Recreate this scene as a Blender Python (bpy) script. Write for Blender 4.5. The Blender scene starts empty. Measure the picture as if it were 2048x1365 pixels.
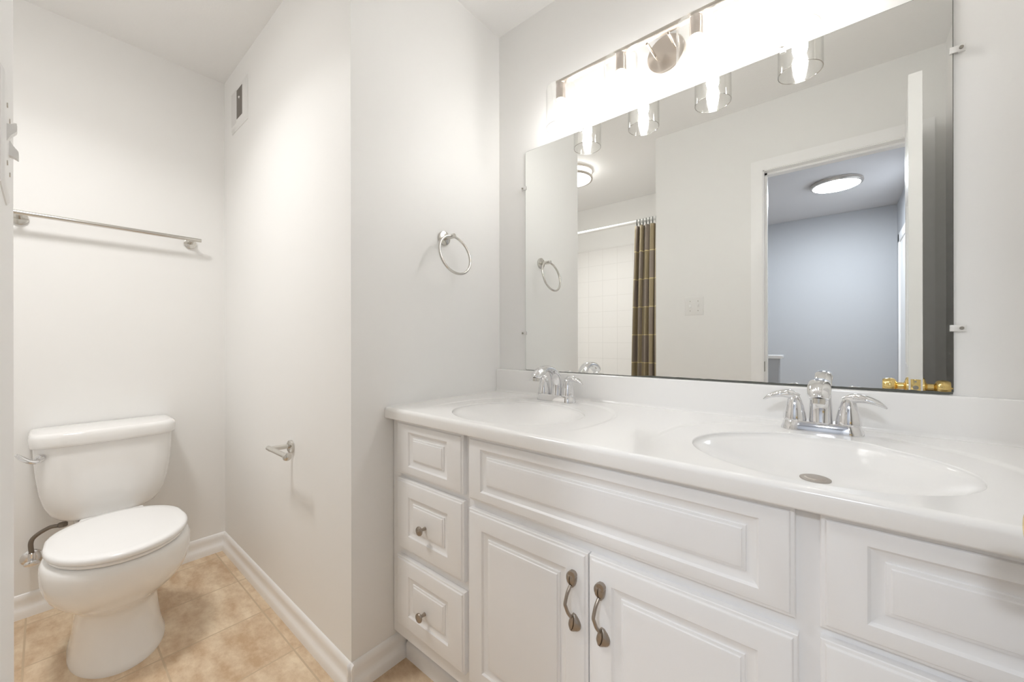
import bpy, bmesh, math, random
from mathutils import Vector, Matrix
random.seed(7)
D = bpy.data
SC = bpy.context.scene
COL = SC.collection
PI = math.pi

# ---------------------------------------------------------------- camera, world, exposure
H = 2.4226                      # ceiling height
cam_data = D.cameras.new('camera')
cam = D.objects.new('camera', cam_data)
COL.objects.link(cam)
cam_data.sensor_width = 36.0
cam_data.lens = 781.1 / 2048 * 36.0
cam_data.clip_start = 0.005
cam_data.clip_end = 50
cam.matrix_world = (Matrix.Translation((1.1484, -1.2920, 1.0803)) @ Matrix.Rotation(math.radians(90 - 50.1855), 4, 'Z')
                    @ Matrix.Rotation(math.radians(90), 4, 'X') @ Matrix.Rotation(math.radians(-0.086), 4, 'Z'))
SC.camera = cam
w = D.worlds.new('world')
SC.world = w
w.use_nodes = True
w.node_tree.nodes['Background'].inputs[0].default_value = (0.9, 0.95, 1.0, 1)
w.node_tree.nodes['Background'].inputs[1].default_value = 0.3
SC.view_settings.view_transform = 'Standard'
SC.view_settings.look = 'None'
SC.view_settings.gamma = 1
SC.view_settings.use_curve_mapping = False
SC.view_settings.exposure = 2.34
SC.cycles.max_bounces = 14
SC.cycles.diffuse_bounces = 8
SC.cycles.glossy_bounces = 6
SC.cycles.transparent_max_bounces = 24
SC.cycles.sample_clamp_indirect = 8
SC.cycles.use_denoising = True
BULB = 14.5          # radiance of the candelabra bulbs
BATH_LAMP = 3.4     # radiance of the flush lamp over the toilet
HALL_LAMP = 27.0     # radiance of the hall's disc lamp

# ---------------------------------------------------------------- materials
def nodes_of(name):
    m = D.materials.new(name)
    m.use_nodes = True
    nt = m.node_tree
    return m, nt, nt.nodes['Principled BSDF']

def lin(c):
    return tuple((x / 12.92 if x <= 0.04045 else ((x + 0.055) / 1.055) ** 2.4) for x in c)

def mat(name, rgb, rough=0.5, metal=0.0, bump=None, spec=0.5, coat=0.0):
    m, nt, b = nodes_of(name)
    b.inputs['Base Color'].default_value = (*rgb, 1)
    b.inputs['Roughness'].default_value = rough
    b.inputs['Metallic'].default_value = metal
    b.inputs['Specular IOR Level'].default_value = spec
    b.inputs['Coat Weight'].default_value = coat
    b.inputs['Coat Roughness'].default_value = 0.05
    if bump:
        scale, strength, dist = bump
        tc = nt.nodes.new('ShaderNodeTexCoord')
        n = nt.nodes.new('ShaderNodeTexNoise')
        n.inputs['Scale'].default_value = scale
        n.inputs['Detail'].default_value = 4
        bp = nt.nodes.new('ShaderNodeBump')
        bp.inputs['Strength'].default_value = strength
        bp.inputs['Distance'].default_value = dist
        nt.links.new(tc.outputs['Object'], n.inputs['Vector'])
        nt.links.new(n.outputs['Fac'], bp.inputs['Height'])
        nt.links.new(bp.outputs['Normal'], b.inputs['Normal'])
    return m

def emit(name, rgb, strength):
    m = D.materials.new(name)
    m.use_nodes = True
    nt = m.node_tree
    nt.nodes.remove(nt.nodes['Principled BSDF'])
    e = nt.nodes.new('ShaderNodeEmission')
    e.inputs[0].default_value = (*rgb, 1)
    e.inputs[1].default_value = strength
    nt.links.new(e.outputs[0], nt.nodes['Material Output'].inputs[0])
    return m

class NT:
    """small helper for arithmetic between sockets"""
    def __init__(s, nt): s.nt = nt
    def m(s, op, a, b=0.0, c=None):
        n = s.nt.nodes.new('ShaderNodeMath'); n.operation = op
        for i, v in enumerate((a, b, c)):
            if v is None: continue
            if isinstance(v, (int, float)): n.inputs[i].default_value = v
            else: s.nt.links.new(v, n.inputs[i])
        return n.outputs[0]
    def mix(s, f, a, b):
        n = s.nt.nodes.new('ShaderNodeMix'); n.data_type = 'RGBA'
        for i, v in ((0, f), (6, a), (7, b)):
            if isinstance(v, (int, float)): n.inputs[i].default_value = v
            elif isinstance(v, tuple): n.inputs[i].default_value = (*v, 1)
            else: s.nt.links.new(v, n.inputs[i])
        return n.outputs[2]
    def noise(s, vec, scale, detail=4, rough=0.55):
        n = s.nt.nodes.new('ShaderNodeTexNoise')
        n.inputs['Scale'].default_value = scale; n.inputs['Detail'].default_value = detail
        n.inputs['Roughness'].default_value = rough
        s.nt.links.new(vec, n.inputs['Vector'])
        return n.outputs['Fac']

def grid_lines(h, coord, origin, size, width):
    """1 on the joint, 0 on the tile"""
    t = h.m('DIVIDE', h.m('SUBTRACT', coord, origin), size)
    f = h.m('FRACT', t)
    d = h.m('ABSOLUTE', h.m('SUBTRACT', f, 0.5))
    return h.m('GREATER_THAN', d, 0.5 - width / size / 2), h.m('FLOOR', t)

def tile_floor():
    m, nt, b = nodes_of('floor tile')
    h = NT(nt)
    tc = nt.nodes.new('ShaderNodeTexCoord')
    sx = nt.nodes.new('ShaderNodeSeparateXYZ')
    nt.links.new(tc.outputs['Object'], sx.inputs[0])
    gx, ix = grid_lines(h, sx.outputs[0], -0.0085, 0.305, 0.0055)
    gy, iy = grid_lines(h, sx.outputs[1], -0.732, 0.3025, 0.0055)
    g = h.m('MAXIMUM', gx, gy)
    cell = h.m('FRACT', h.m('MULTIPLY', h.m('SINE', h.m('ADD', h.m('MULTIPLY', ix, 12.99), h.m('MULTIPLY', iy, 78.23))), 437.58))
    # streaky stone mottling
    mp = nt.nodes.new('ShaderNodeMapping')
    mp.inputs['Scale'].default_value = (1.0, 2.0, 1.0)
    nt.links.new(tc.outputs['Object'], mp.inputs['Vector'])
    n1 = h.noise(mp.outputs[0], 7.0, 6, 0.65)
    n2 = h.noise(tc.outputs['Object'], 42.0, 5, 0.7)
    f = h.m('MULTIPLY_ADD', n1, 2.6, -0.8)
    f = h.m('ADD', f, h.m('MULTIPLY', h.m('SUBTRACT', n2, 0.5), 0.9))
    f = h.m('ADD', f, h.m('MULTIPLY', h.m('SUBTRACT', cell, 0.5), 0.25))
    cl = nt.nodes.new('ShaderNodeClamp'); nt.links.new(f, cl.inputs[0])
    c = h.mix(cl.outputs[0], (0.57, 0.39, 0.235), (0.86, 0.715, 0.53))
    c = h.mix(g, c, (0.60, 0.465, 0.32))
    nt.links.new(c, b.inputs['Base Color'])
    r = h.m('MULTIPLY_ADD', g, 0.4, 0.38)
    nt.links.new(r, b.inputs['Roughness'])
    bp = nt.nodes.new('ShaderNodeBump')
    bp.inputs['Strength'].default_value = 0.4; bp.inputs['Distance'].default_value = 0.002
    hh = h.m('SUBTRACT', h.m('MULTIPLY', n2, 0.3), g)
    nt.links.new(hh, bp.inputs['Height'])
    nt.links.new(bp.outputs[0], b.inputs['Normal'])
    return m

def tile_wall(axis):
    m, nt, b = nodes_of('white wall tile')
    h = NT(nt)
    tc = nt.nodes.new('ShaderNodeTexCoord')
    sx = nt.nodes.new('ShaderNodeSeparateXYZ')
    nt.links.new(tc.outputs['Object'], sx.inputs[0])
    gx, _ = grid_lines(h, sx.outputs[axis], -0.7976, 0.1545, 0.003)
    gz, _ = grid_lines(h, sx.outputs[2], 0.9068, 0.1545, 0.003)
    g = h.m('MAXIMUM', gx, gz)
    nt.links.new(h.mix(g, (0.88, 0.87, 0.855), (0.78, 0.77, 0.75)), b.inputs['Base Color'])
    b.inputs['Roughness'].default_value = 0.2
    bp = nt.nodes.new('ShaderNodeBump')
    bp.inputs['Strength'].default_value = 0.5; bp.inputs['Distance'].default_value = 0.0015
    bp.invert = True
    nt.links.new(g, bp.inputs['Height'])
    nt.links.new(bp.outputs[0], b.inputs['Normal'])
    return m

def curtain_cloth():
    m, nt, b = nodes_of('patchwork curtain cloth')
    h = NT(nt)
    uv = nt.nodes.new('ShaderNodeUVMap'); uv.uv_map = 'cloth'
    sx = nt.nodes.new('ShaderNodeSeparateXYZ')
    nt.links.new(uv.outputs[0], sx.inputs[0])
    gu, iu = grid_lines(h, sx.outputs[0], 0.02, 0.085, 0.003)
    gv, iv = grid_lines(h, sx.outputs[1], 0.10, 0.205, 0.007)
    par = h.m('MODULO', h.m('ABSOLUTE', h.m('ADD', iu, iv)), 2.0)
    n = h.noise(uv.outputs[0], 220, 3)
    c = h.mix(par, (0.30, 0.25, 0.21), (0.38, 0.31, 0.18))
    c = h.mix(h.m('MULTIPLY', n, 0.35), c, (0.16, 0.13, 0.10))
    c = h.mix(gv, c, (0.66, 0.56, 0.30))
    nt.links.new(c, b.inputs['Base Color'])
    b.inputs['Roughness'].default_value = 0.55
    b.inputs['Sheen Weight'].default_value = 0.2
    return m

def mirror_glass():
    m, nt, b = nodes_of('mirror silvering')
    h = NT(nt)
    b.inputs['Base Color'].default_value = (0.93, 0.94, 0.925, 1)
    b.inputs['Metallic'].default_value = 1.0
    b.inputs['Roughness'].default_value = 0.0
    return m

def thin_glass(name, tint, base):
    """thin clear glass: see-through, with reflection growing toward grazing angles"""
    m = D.materials.new(name); m.use_nodes = True
    nt = m.node_tree; nt.nodes.remove(nt.nodes['Principled BSDF'])
    h = NT(nt)
    lw = nt.nodes.new('ShaderNodeLayerWeight'); lw.inputs['Blend'].default_value = 0.5
    f = h.m('MULTIPLY_ADD', h.m('POWER', lw.outputs['Facing'], 5.0), 0.9, base)
    t = nt.nodes.new('ShaderNodeBsdfTransparent'); t.inputs[0].default_value = (*tint, 1)
    g = nt.nodes.new('ShaderNodeBsdfGlossy'); g.inputs['Roughness'].default_value = 0.02
    mx = nt.nodes.new('ShaderNodeMixShader')
    nt.links.new(f, mx.inputs[0]); nt.links.new(t.outputs[0], mx.inputs[1]); nt.links.new(g.outputs[0], mx.inputs[2])
    nt.links.new(mx.outputs[0], nt.nodes['Material Output'].inputs[0])
    return m

def brushed_disc():
    m, nt, b = nodes_of('brushed nickel disc')
    h = NT(nt)
    tc = nt.nodes.new('ShaderNodeTexCoord')
    b.inputs['Base Color'].default_value = (0.62, 0.56, 0.50, 1)
    b.inputs['Metallic'].default_value = 1.0
    b.inputs['Roughness'].default_value = 0.32
    b.inputs['Anisotropic'].default_value = 0.8
    tg = nt.nodes.new('ShaderNodeTangent'); tg.direction_type = 'RADIAL'; tg.axis = 'Y'
    nt.links.new(tg.outputs[0], b.inputs['Tangent'])
    return m

M = dict(
    wall=mat('warm white wall paint', (0.884, 0.880, 0.867), 0.5, bump=(180, 0.12, 0.0006)),
    ceiling=mat('textured ceiling paint', (0.885, 0.88, 0.87), 0.8, bump=(150, 0.35, 0.002)),
    hall=mat('hall paint with cool light tint', (0.48, 0.492, 0.513), 0.6),  # part of the hall light's cool cast is put into this wall colour
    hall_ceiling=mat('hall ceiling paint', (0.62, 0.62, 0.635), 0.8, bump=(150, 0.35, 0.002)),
    trim=mat('white semi-gloss trim paint', (0.94, 0.938, 0.935), 0.3),
    door=mat('white door paint', (0.90, 0.895, 0.885), 0.28),
    cab=mat('white cabinet lacquer', (0.90, 0.90, 0.905), 0.35),
    dark=mat('shadow gap', (0.10, 0.085, 0.07), 0.8),
    counter=mat('white cultured marble', (0.91, 0.905, 0.895), 0.16, spec=0.4),
    porcelain=mat('white vitreous china', (0.90, 0.893, 0.88), 0.08, spec=0.5, coat=0.3),
    seat=mat('white glossy seat plastic', (0.91, 0.908, 0.905), 0.15),
    chrome=mat('polished chrome', (0.80, 0.80, 0.81), 0.06, 1.0),
    nickel=mat('brushed nickel', (0.60, 0.56, 0.51), 0.26, 1.0),
    satin=mat('satin nickel towel hardware', (0.66, 0.64, 0.60), 0.2, 1.0),
    pewter=mat('dark pewter', (0.40, 0.35, 0.30), 0.33, 1.0, bump=(500, 0.15, 0.0005)),
    brass=mat('polished brass', (0.83, 0.62, 0.26), 0.14, 1.0),
    white_plastic=mat('white plastic', (0.84, 0.835, 0.82), 0.3),
    screw=mat('screw steel', (0.34, 0.32, 0.28), 0.4, 1.0),
    hose=mat('braided steel hose', (0.24, 0.21, 0.18), 0.45, 0.8, bump=(700, 0.5, 0.001)),
    grille=mat('dark vent mesh', (0.22, 0.20, 0.18), 0.7, bump=(900, 0.8, 0.002)),  # one dark tone over the whole mesh
    vent_grey=mat('grey vent damper', (0.74, 0.73, 0.72), 0.5),
    ring=mat('dark green curtain ring', (0.06, 0.075, 0.065), 0.6),
    drain=mat('dull metal drain', (0.50, 0.46, 0.42), 0.45, 0.7),
    edge=mat('mirror edge', (0.11, 0.115, 0.10), 0.3),
    socket=mat('socket nickel', (0.66, 0.60, 0.56), 0.3, 1.0),
    clip=mat('clear plastic clip', (0.80, 0.79, 0.77), 0.15),
    floor=tile_floor(), tile_y=tile_wall(0), tile_x=tile_wall(1), curtain=curtain_cloth(), mirror=mirror_glass(),
    glass=thin_glass('clear shade glass', (0.985, 0.985, 0.98), 0.045),
    rim=thin_glass('shade glass rim', (0.55, 0.53, 0.50), 0.25),
    disc=brushed_disc(),
    bulb=emit('lit candelabra bulb', (1.0, 0.985, 0.97), BULB),
    bath_lamp=emit('lit bath lamp diffuser', (1.0, 0.985, 0.965), BATH_LAMP),
    bath_side=emit('lit bath lamp side band', (1.0, 0.985, 0.965), 2.0),
    hall_lamp=emit('lit hall lamp diffuser', (0.86, 0.92, 1.0), HALL_LAMP),
)

# ---------------------------------------------------------------- mesh helpers
def frame_from(d):
    d = Vector(d).normalized()
    a = Vector((0, 0, 1)) if abs(d.z) < 0.9 else Vector((1, 0, 0))
    u = d.cross(a).normalized()
    return d, u, d.cross(u).normalized()

class MB:
    def __init__(s):
        s.bm = bmesh.new(); s.mi = 0
    def f(s, vs):
        try:
            fc = s.bm.faces.new(vs); fc.material_index = s.mi; return fc
        except ValueError:
            return None
    def box(s, a, b, bev=0.0, seg=2):
        x0, y0, z0 = (min(a[i], b[i]) for i in range(3)); x1, y1, z1 = (max(a[i], b[i]) for i in range(3))
        v = [s.bm.verts.new(p) for p in ((x0,y0,z0),(x1,y0,z0),(x1,y1,z0),(x0,y1,z0),(x0,y0,z1),(x1,y0,z1),(x1,y1,z1),(x0,y1,z1))]
        fs = [s.f([v[i] for i in q]) for q in ((0,3,2,1),(4,5,6,7),(0,1,5,4),(1,2,6,5),(2,3,7,6),(3,0,4,7))]
        if bev:
            es = list({e for fc in fs for e in fc.edges})
            bmesh.ops.bevel(s.bm, geom=es, offset=bev, segments=seg, profile=0.5, affect='EDGES')
        return s
    def loft(s, rings, cap0=True, cap1=True, closed=True):
        R = [[s.bm.verts.new(p) for p in r] for r in rings]
        n = len(R[0])
        for a, b in zip(R, R[1:]):
            for i in range(n if closed else n - 1):
                j = (i + 1) % n
                s.f([a[i], a[j], b[j], b[i]])
        if cap0: s.f(R[0][::-1])
        if cap1: s.f(R[-1])
        return R
    def lathe(s, prof, o=(0,0,0), d=(0,0,1), n=32, cap0=False, cap1=False):
        """prof = [(radius, height)]"""
        d, u, v = frame_from(d); o = Vector(o)
        rings = []
        for r, h in prof:
            r = max(r, 1e-5)
            rings.append([o + d*h + (u*math.cos(2*PI*i/n) + v*math.sin(2*PI*i/n))*r for i in range(n)])
        s.loft(rings, cap0, cap1); return s
    def cyl(s, p0, p1, r, r1=None, n=24):
        p0, p1 = Vector(p0), Vector(p1); r1 = r if r1 is None else r1
        L = (p1-p0).length
        return s.lathe([(r,0),(r1,L)], p0, p1-p0, n, True, True)
    def rod(s, p0, p1, r, ch=0.001, n=24):
        p0, p1 = Vector(p0), Vector(p1); L = (p1-p0).length
        return s.lathe([(r-ch,0),(r,ch),(r,L-ch),(r-ch,L)], p0, p1-p0, n, True, True)
    def tube(s, pts, r, n=12, closed=False, flat=None):
        """sweep along pts; r a number or list; flat=(a,b) per-axis scale"""
        P = [Vector(p) for p in pts]; k = len(P)
        R = r if isinstance(r, (list, tuple)) else [r]*k
        rings = []; up = None
        for i in range(k):
            t = (P[(i+1) % k]-P[i-1]) if closed else (P[min(i+1,k-1)]-P[max(i-1,0)])
            t.normalize()
            if up is None: _, up, _ = frame_from(t)
            up = (up - t*up.dot(t)).normalized(); w2 = t.cross(up)
            fa, fb = flat[i] if flat else (1, 1)
            rings.append([P[i] + (up*math.cos(2*PI*j/n)*fa + w2*math.sin(2*PI*j/n)*fb)*R[i] for j in range(n)])
        if closed:
            rings.append(rings[0]); vs = [[s.bm.verts.new(p) for p in q] for q in rings[:-1]]
            for a in range(k):
                A, Bq = vs[a], vs[(a+1) % k]
                for i in range(n):
                    j = (i+1) % n; s.f([A[i], A[j], Bq[j], Bq[i]])
        else: s.loft(rings)
        return s
    def prism(s, poly, fn, a, b):
        """poly 2-D points, fn(u,v,t) -> xyz, swept from t=a to t=b"""
        s.loft([[fn(u, v, a) for u, v in poly], [fn(u, v, b) for u, v in poly]]); return s
    def build(s, name, m, parent=None, smooth=True, angle=38, loc=None):
        bmesh.ops.remove_doubles(s.bm, verts=s.bm.verts, dist=1e-6)
        bmesh.ops.recalc_face_normals(s.bm, faces=s.bm.faces)
        if parent is not None:
            o0 = ORIGIN.get(parent.name, Vector())
            bmesh.ops.translate(s.bm, verts=s.bm.verts, vec=-o0)
        elif loc is not None:
            bmesh.ops.translate(s.bm, verts=s.bm.verts, vec=-Vector(loc))
        ca = math.radians(angle)
        for e in s.bm.edges:
            if len(e.link_faces) == 2: e.smooth = e.calc_face_angle(0) < ca
        for fc in s.bm.faces: fc.smooth = smooth
        me = D.meshes.new(name); s.bm.to_mesh(me); s.bm.free()
        for x in (m if isinstance(m, list) else [m]): me.materials.append(x)
        o = D.objects.new(name, me); COL.objects.link(o)
        if parent is not None:
            o.parent = parent; ORIGIN[o.name] = ORIGIN.get(parent.name, Vector())
        elif loc is not None:
            o.location = loc; ORIGIN[o.name] = Vector(loc)
        else: ORIGIN[o.name] = Vector()
        return o

ORIGIN = {}
def tag(o, label, cat, group=None):
    o['label'] = label; o['category'] = cat
    if group: o['group'] = group
    return o
def thing(name, loc, label, cat, group=None):
    o = D.objects.new(name, None); COL.objects.link(o); o.location = loc
    o.empty_display_size = 0.05
    ORIGIN[o.name] = Vector(loc)
    return tag(o, label, cat, group)
def struct(name, mb, m, smooth=True):
    o = mb.build(name, m, None, smooth); o['kind'] = 'structure'; return o
def copy_tree(o, parent=None):
    c = o.copy(); COL.objects.link(c)
    if parent is not None: c.parent = parent
    for ch in list(o.children): copy_tree(ch, c)
    return c

# ---------------------------------------------------------------- measures
L = 1.3047        # toilet wall at x = -L
DP = 0.687        # chase wall at y = -DP
W = 1.320         # door wall at y = -W
WT = 0.115        # its thickness
XE = 0.223        # its free end
XR = 1.524        # right wall
T = 2.282         # tiled tub wall
X0D, X1D, ZD = 0.826, 1.432, 2.04     # doorway
HY0, HX0, HX1 = -4.10, -0.2, 1.60     # hall
TK = 0.10

# ---------------------------------------------------------------- room shell
struct('floor', MB().box((-L-.1, HY0-.1, -.05), (HX1+.1, .1, 0)), M['floor'])
struct('ceiling', MB().box((-L-.1, -T-.1, H), (XR+.1, .1, H+.05)), M['ceiling'])
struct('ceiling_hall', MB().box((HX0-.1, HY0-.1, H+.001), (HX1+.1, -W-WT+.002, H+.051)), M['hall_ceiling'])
struct('wall_back', MB().box((-.002, 0, 0), (XR+TK, TK, H)), M['wall'])
struct('wall_left', MB().box((-.10, -DP, 0), (0, .0, H)), M['wall'])
struct('wall_chase', MB().box((-L, -DP, 0), (-.10, -DP+.10, H)), M['wall'])
struct('wall_toilet', MB().box((-L-TK, -T-TK, 0), (-L, -DP+.10, H)), M['wall'])
struct('wall_tub', MB().box((-L, -T-TK, 0), (XE+.1, -T, H)), M['wall'])
struct('wall_tub_tile', MB().box((-L+.008, -T, .38), (XE-.008, -T+.008, 2.0)), M['tile_y'])
struct('wall_tub_tile_end', MB().box((XE-.008, -T+.008, .38), (XE, -W-WT, 2.0)), M['tile_x'])
struct('wall_tub_tile_far', MB().box((-L, -T+.008, .38), (-L+.008, -W-.19, 2.0)), M['tile_x'])
struct('wall_tub_end', MB().box((XE, -T-TK, 0), (XE+.1, -W-WT, H)), M['wall'])
b = MB()
b.box((XE, -W-WT, 0), (X0D, -W, H)); b.box((X0D, -W-WT, ZD), (X1D, -W, H)); b.box((X1D, -W-WT, 0), (XR, -W, H))
struct('wall_door', b, M['wall'])
struct('wall_right', MB().box((XR, -W-WT, 0), (XR+TK, 0, H)), M['wall'])
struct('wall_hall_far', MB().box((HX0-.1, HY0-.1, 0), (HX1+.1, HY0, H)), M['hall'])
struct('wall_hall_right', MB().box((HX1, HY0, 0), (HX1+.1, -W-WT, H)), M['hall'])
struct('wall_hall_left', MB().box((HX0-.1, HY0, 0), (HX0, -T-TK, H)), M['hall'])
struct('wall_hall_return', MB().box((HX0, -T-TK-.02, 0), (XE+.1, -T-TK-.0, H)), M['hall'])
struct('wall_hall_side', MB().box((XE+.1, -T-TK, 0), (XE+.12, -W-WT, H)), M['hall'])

BASE = [(0,0),(.0155,0),(.0155,.012),(.015,.026),(.0125,.034),(.0085,.040),(.0068,.050),(.0068,.062),(.0082,.070),(.0078,.079),(.005,.087),(.002,.091),(0,.092)]
def baseboard(name, fn, a, c):
    """fn(out, z, t)"""
    struct(name, MB().prism(BASE, fn, a, c), M['trim'])
baseboard('baseboard_left', lambda o, z, t: (o, t, z), -DP-.0155, -.4905)
baseboard('baseboard_chase', lambda o, z, t: (t, -DP-o, z), -L, .0155)
baseboard('baseboard_toilet', lambda o, z, t: (-L+o, t, z), -1.515, -DP-.0002)
baseboard('baseboard_door', lambda o, z, t: (t, -W+o, z), XE, .768)
baseboard('baseboard_end', lambda o, z, t: (XE-o, t, z), -W-WT, -W)

# door casing, jamb and stop
def casing(b, y, sgn):
    c = .0575
    prof = [(0,0),(0,.006),(.006,.010),(.030,.0095),(.046,.012),(.0575,.011),(.0575,0)]
    # left, right legs and the head, mitred in one mesh
    def ring(u, h):
        return [(X0D-u, y+sgn*h, 0), (X0D-u, y+sgn*h, ZD+u), (X1D+u, y+sgn*h, ZD+u), (X1D+u, y+sgn*h, 0)]
    R = [[b.bm.verts.new(p) for p in ring(u, h)] for u, h in prof]
    for p, q in zip(R, R[1:]):
        for i in range(3): b.f([p[i], p[i+1], q[i+1], q[i]])
b = MB(); casing(b, -W, 1)
struct('trim_1', b, M['trim'])
b = MB(); casing(b, -W-WT, -1)
struct('trim_2', b, M['trim'])
b = MB()
for x0, x1 in ((X0D-.001, X0D+.004), (X1D-.004, X1D+.001)):
    b.box((x0, -W-WT-.002, 0), (x1, -W+.002, ZD))
b.box((X0D, -W-WT-.002, ZD-.004), (X1D, -W+.002, ZD+.001))
for x0, x1 in ((X0D+.004, X0D+.015), (X1D-.015, X1D-.004)):
    b.box((x0, -W-.075, 0), (x1, -W-.040, ZD-.004))
b.box((X0D+.004, -W-.075, ZD-.015), (X1D-.004, -W-.040, ZD-.004))
struct('trim_3', b, M['trim'])
s = tag(MB().box((X0D+.0038, -W-.034, .905), (X0D+.0052, -W-.002, .962), .0005).build('strike_plate', M['screw']),
        'small dark metal strike plate set into the door jamb', 'strike plate')

# ---------------------------------------------------------------- bathroom door (open, six panels)
DT = .035
droot_loc = (1.428, -W+.006, 0.008)
DW, DH = .622, 2.022
door = D.objects.new('door_1', None); COL.objects.link(door); door.location = droot_loc
door['kind'] = 'structure'; ORIGIN[door.name] = Vector()
# local frame: x' along width from the hinge, thickness toward -y' ; door rotated so that x' points to +Y
def panel_face(b, y, sgn, rects):
    """face of the leaf at y with sunk raised panels"""
    xs = sorted({0, DW} | {r[0] for r in rects} | {r[1] for r in rects}); zs = sorted({0, DH} | {r[2] for r in rects} | {r[3] for r in rects})
    for x0, x1 in zip(xs, xs[1:]):
        for z0, z1 in zip(zs, zs[1:]):
            mx, mz = (x0+x1)/2, (z0+z1)/2
            if any(r[0] < mx < r[1] and r[2] < mz < r[3] for r in rects): continue
            b.f([b.bm.verts.new(p) for p in ((x0,y,z0),(x1,y,z0),(x1,y,z1),(x0,y,z1))])
    for x0, x1, z0, z1 in rects:
        rings = []
        for i, h in ((0,0),(.004,-.004),(.010,-.007),(.016,-.007),(.040,-.002),(.041,-.0015)):
            rings.append([(x0+i, y+sgn*h, z0+i),(x1-i, y+sgn*h, z0+i),(x1-i, y+sgn*h, z1-i),(x0+i, y+sgn*h, z1-i)])
        b.loft(rings, False, True)
b = MB()
st = .10; mid = .07
cols = ((st, (DW-mid)/2), ((DW+mid)/2, DW-st))
rows = ((.22, .80), (.97, 1.62), (1.73, 1.92))
rects = [(a, c, z0, z1) for a, c in cols for z0, z1 in rows]
panel_face(b, 0, 1, rects); panel_face(b, -DT, -1, rects)
for p in (((0,0,0),(0,-DT,0),(0,-DT,DH),(0,0,DH)), ((DW,0,0),(DW,-DT,0),(DW,-DT,DH),(DW,0,DH)),
          ((0,0,0),(DW,0,0),(DW,-DT,0),(0,-DT,0)), ((0,0,DH),(DW,0,DH),(DW,-DT,DH),(0,-DT,DH))):
    b.f([b.bm.verts.new(q) for q in p])
leaf = b.build('door_leaf', M['door'], door)
KZ, KX = .905, DW-.045
def knob(sgn, y, name):
    d = (0, sgn, 0)
    o = (KX, y, KZ)
    k = MB().lathe([(.0001,.0),(.033,0),(.033,.004),(.030,.0075),(.018,.010),(.0125,.013),(.0125,.028),(.015,.0305),(.0215,.033),(.0255,.037),
                    (.0272,.044),(.0275,.052),(.0262,.060),(.0240,.066),(.0225,.0685),(.010,.0690),(.0001,.0690)], o, d, 40).build(name, M['brass'], door)
    return k
knob(1, 0, 'door_knob')
knob(-1, -DT, 'door_knob')
MB().cyl((KX, .069, KZ), (KX, .077, KZ), .004, .002).build('lock_button', M['brass'], door)
lp = MB().box((DW-.0005, -DT+.005, KZ-.029), (DW+.0012, -.005, KZ+.029), .0006).build('latch_plate', M['brass'], door)
MB().cyl((DW+.0005, -DT/2, KZ), (DW+.002, -DT/2, KZ), .0075).build('latch_bolt', M['screw'], lp)
for dz in (-.021, .021):
    MB().cyl((DW+.001, -DT/2, KZ+dz), (DW+.002, -DT/2, KZ+dz), .003).build('screw', M['screw'], lp)
for hz in (.20, 1.0, 1.80):
    MB().cyl((.0, .005, hz-.04), (.0, .005, hz+.04), .005, n=12).build('hinge', M['brass'], door)
# hinge corner faces the room's right wall; the leaf swings in until its edge points at the mirror
# local +y (outer face) -> world +X side
door.rotation_euler = (0, 0, 0)
ang = math.radians(4.6)
u = Vector((-math.sin(ang), math.cos(ang), 0))      # along the width
v = Vector((math.cos(ang), math.sin(ang), 0))       # local +y
door.matrix_world = Matrix(((u.x, v.x, 0, droot_loc[0]), (u.y, v.y, 0, droot_loc[1]), (0, 0, 1, droot_loc[2]), (0, 0, 0, 1)))
# (this basis is left-handed in x,y, so the z axis is kept and meshes stay consistent)

# ---------------------------------------------------------------- hall
hl = thing('hall_ceiling_light', (1.14, -3.02, H), 'round flush hall lamp seen through the doorway in the mirror', 'ceiling light')
MB().lathe([(.155,0),(.176,-.004),(.178,-.018),(.172,-.030),(.158,-.033),(.156,-.026)], (1.14,-3.02,H), (0,0,1), 48).build('lamp_rim', M['nickel'], hl)
MB().lathe([(.157,-.028),(.150,-.036),(.10,-.043),(.0001,-.046)], (1.14,-3.02,H), (0,0,1), 48).build('diffuser', M['hall_lamp'], hl)
kw = thing('knee_wall', (.68, -2.05, 0), 'low white capped half wall standing in the hall', 'half wall')
MB().box((.45, -2.10, 0), (.832, -2.0, .955)).build('wall_body', M['hall'], kw)
MB().box((.44, -2.125, .955), (.852, -1.98, .977), .003).build('cap', M['trim'], kw)
b = MB()
b.box((HX1-.012, -3.9, 0), (HX1, -3.82, 2.08), .003); b.box((HX1-.012, -3.0, 0), (HX1, -2.92, 2.08), .003); b.box((HX1-.012, -3.9, 2.0), (HX1, -2.92, 2.08), .003)
struct('trim_4', b, M['trim'])
struct('door_2', MB().box((HX1-.004, -3.82, .01), (HX1, -3.0, 2.0)), M['door'])

# ---------------------------------------------------------------- mirror and its clips
MX0, MX1, MZ0, MZ1 = .1482, 1.3456, .9598, 1.868
def rr(x0, x1, z0, z1, r, n=5):
    out = []
    for cx, cz, a0 in ((x1-r, z0+r, -90), (x1-r, z1-r, 0), (x0+r, z1-r, 90), (x0+r, z0+r, 180)):
        for k in range(n+1):
            a = math.radians(a0 + 90*k/n); out.append((cx+r*math.cos(a), cz+r*math.sin(a)))
    return out
mr = thing('wall_mirror', (.747, 0, MZ0), 'large frameless mirror on the wall above the backsplash', 'mirror')
b = MB()
o_ = rr(MX0, MX1, MZ0, MZ1, .008); i_ = rr(MX0+.0012, MX1-.0012, MZ0+.0012, MZ1-.0012, .007)
b.loft([[(x, -.0045, z) for x, z in i_], [(x, -.0047, z) for x, z in i_]], False, True)
b.build('mirror_glass', M['mirror'], mr)
b = MB()
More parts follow.
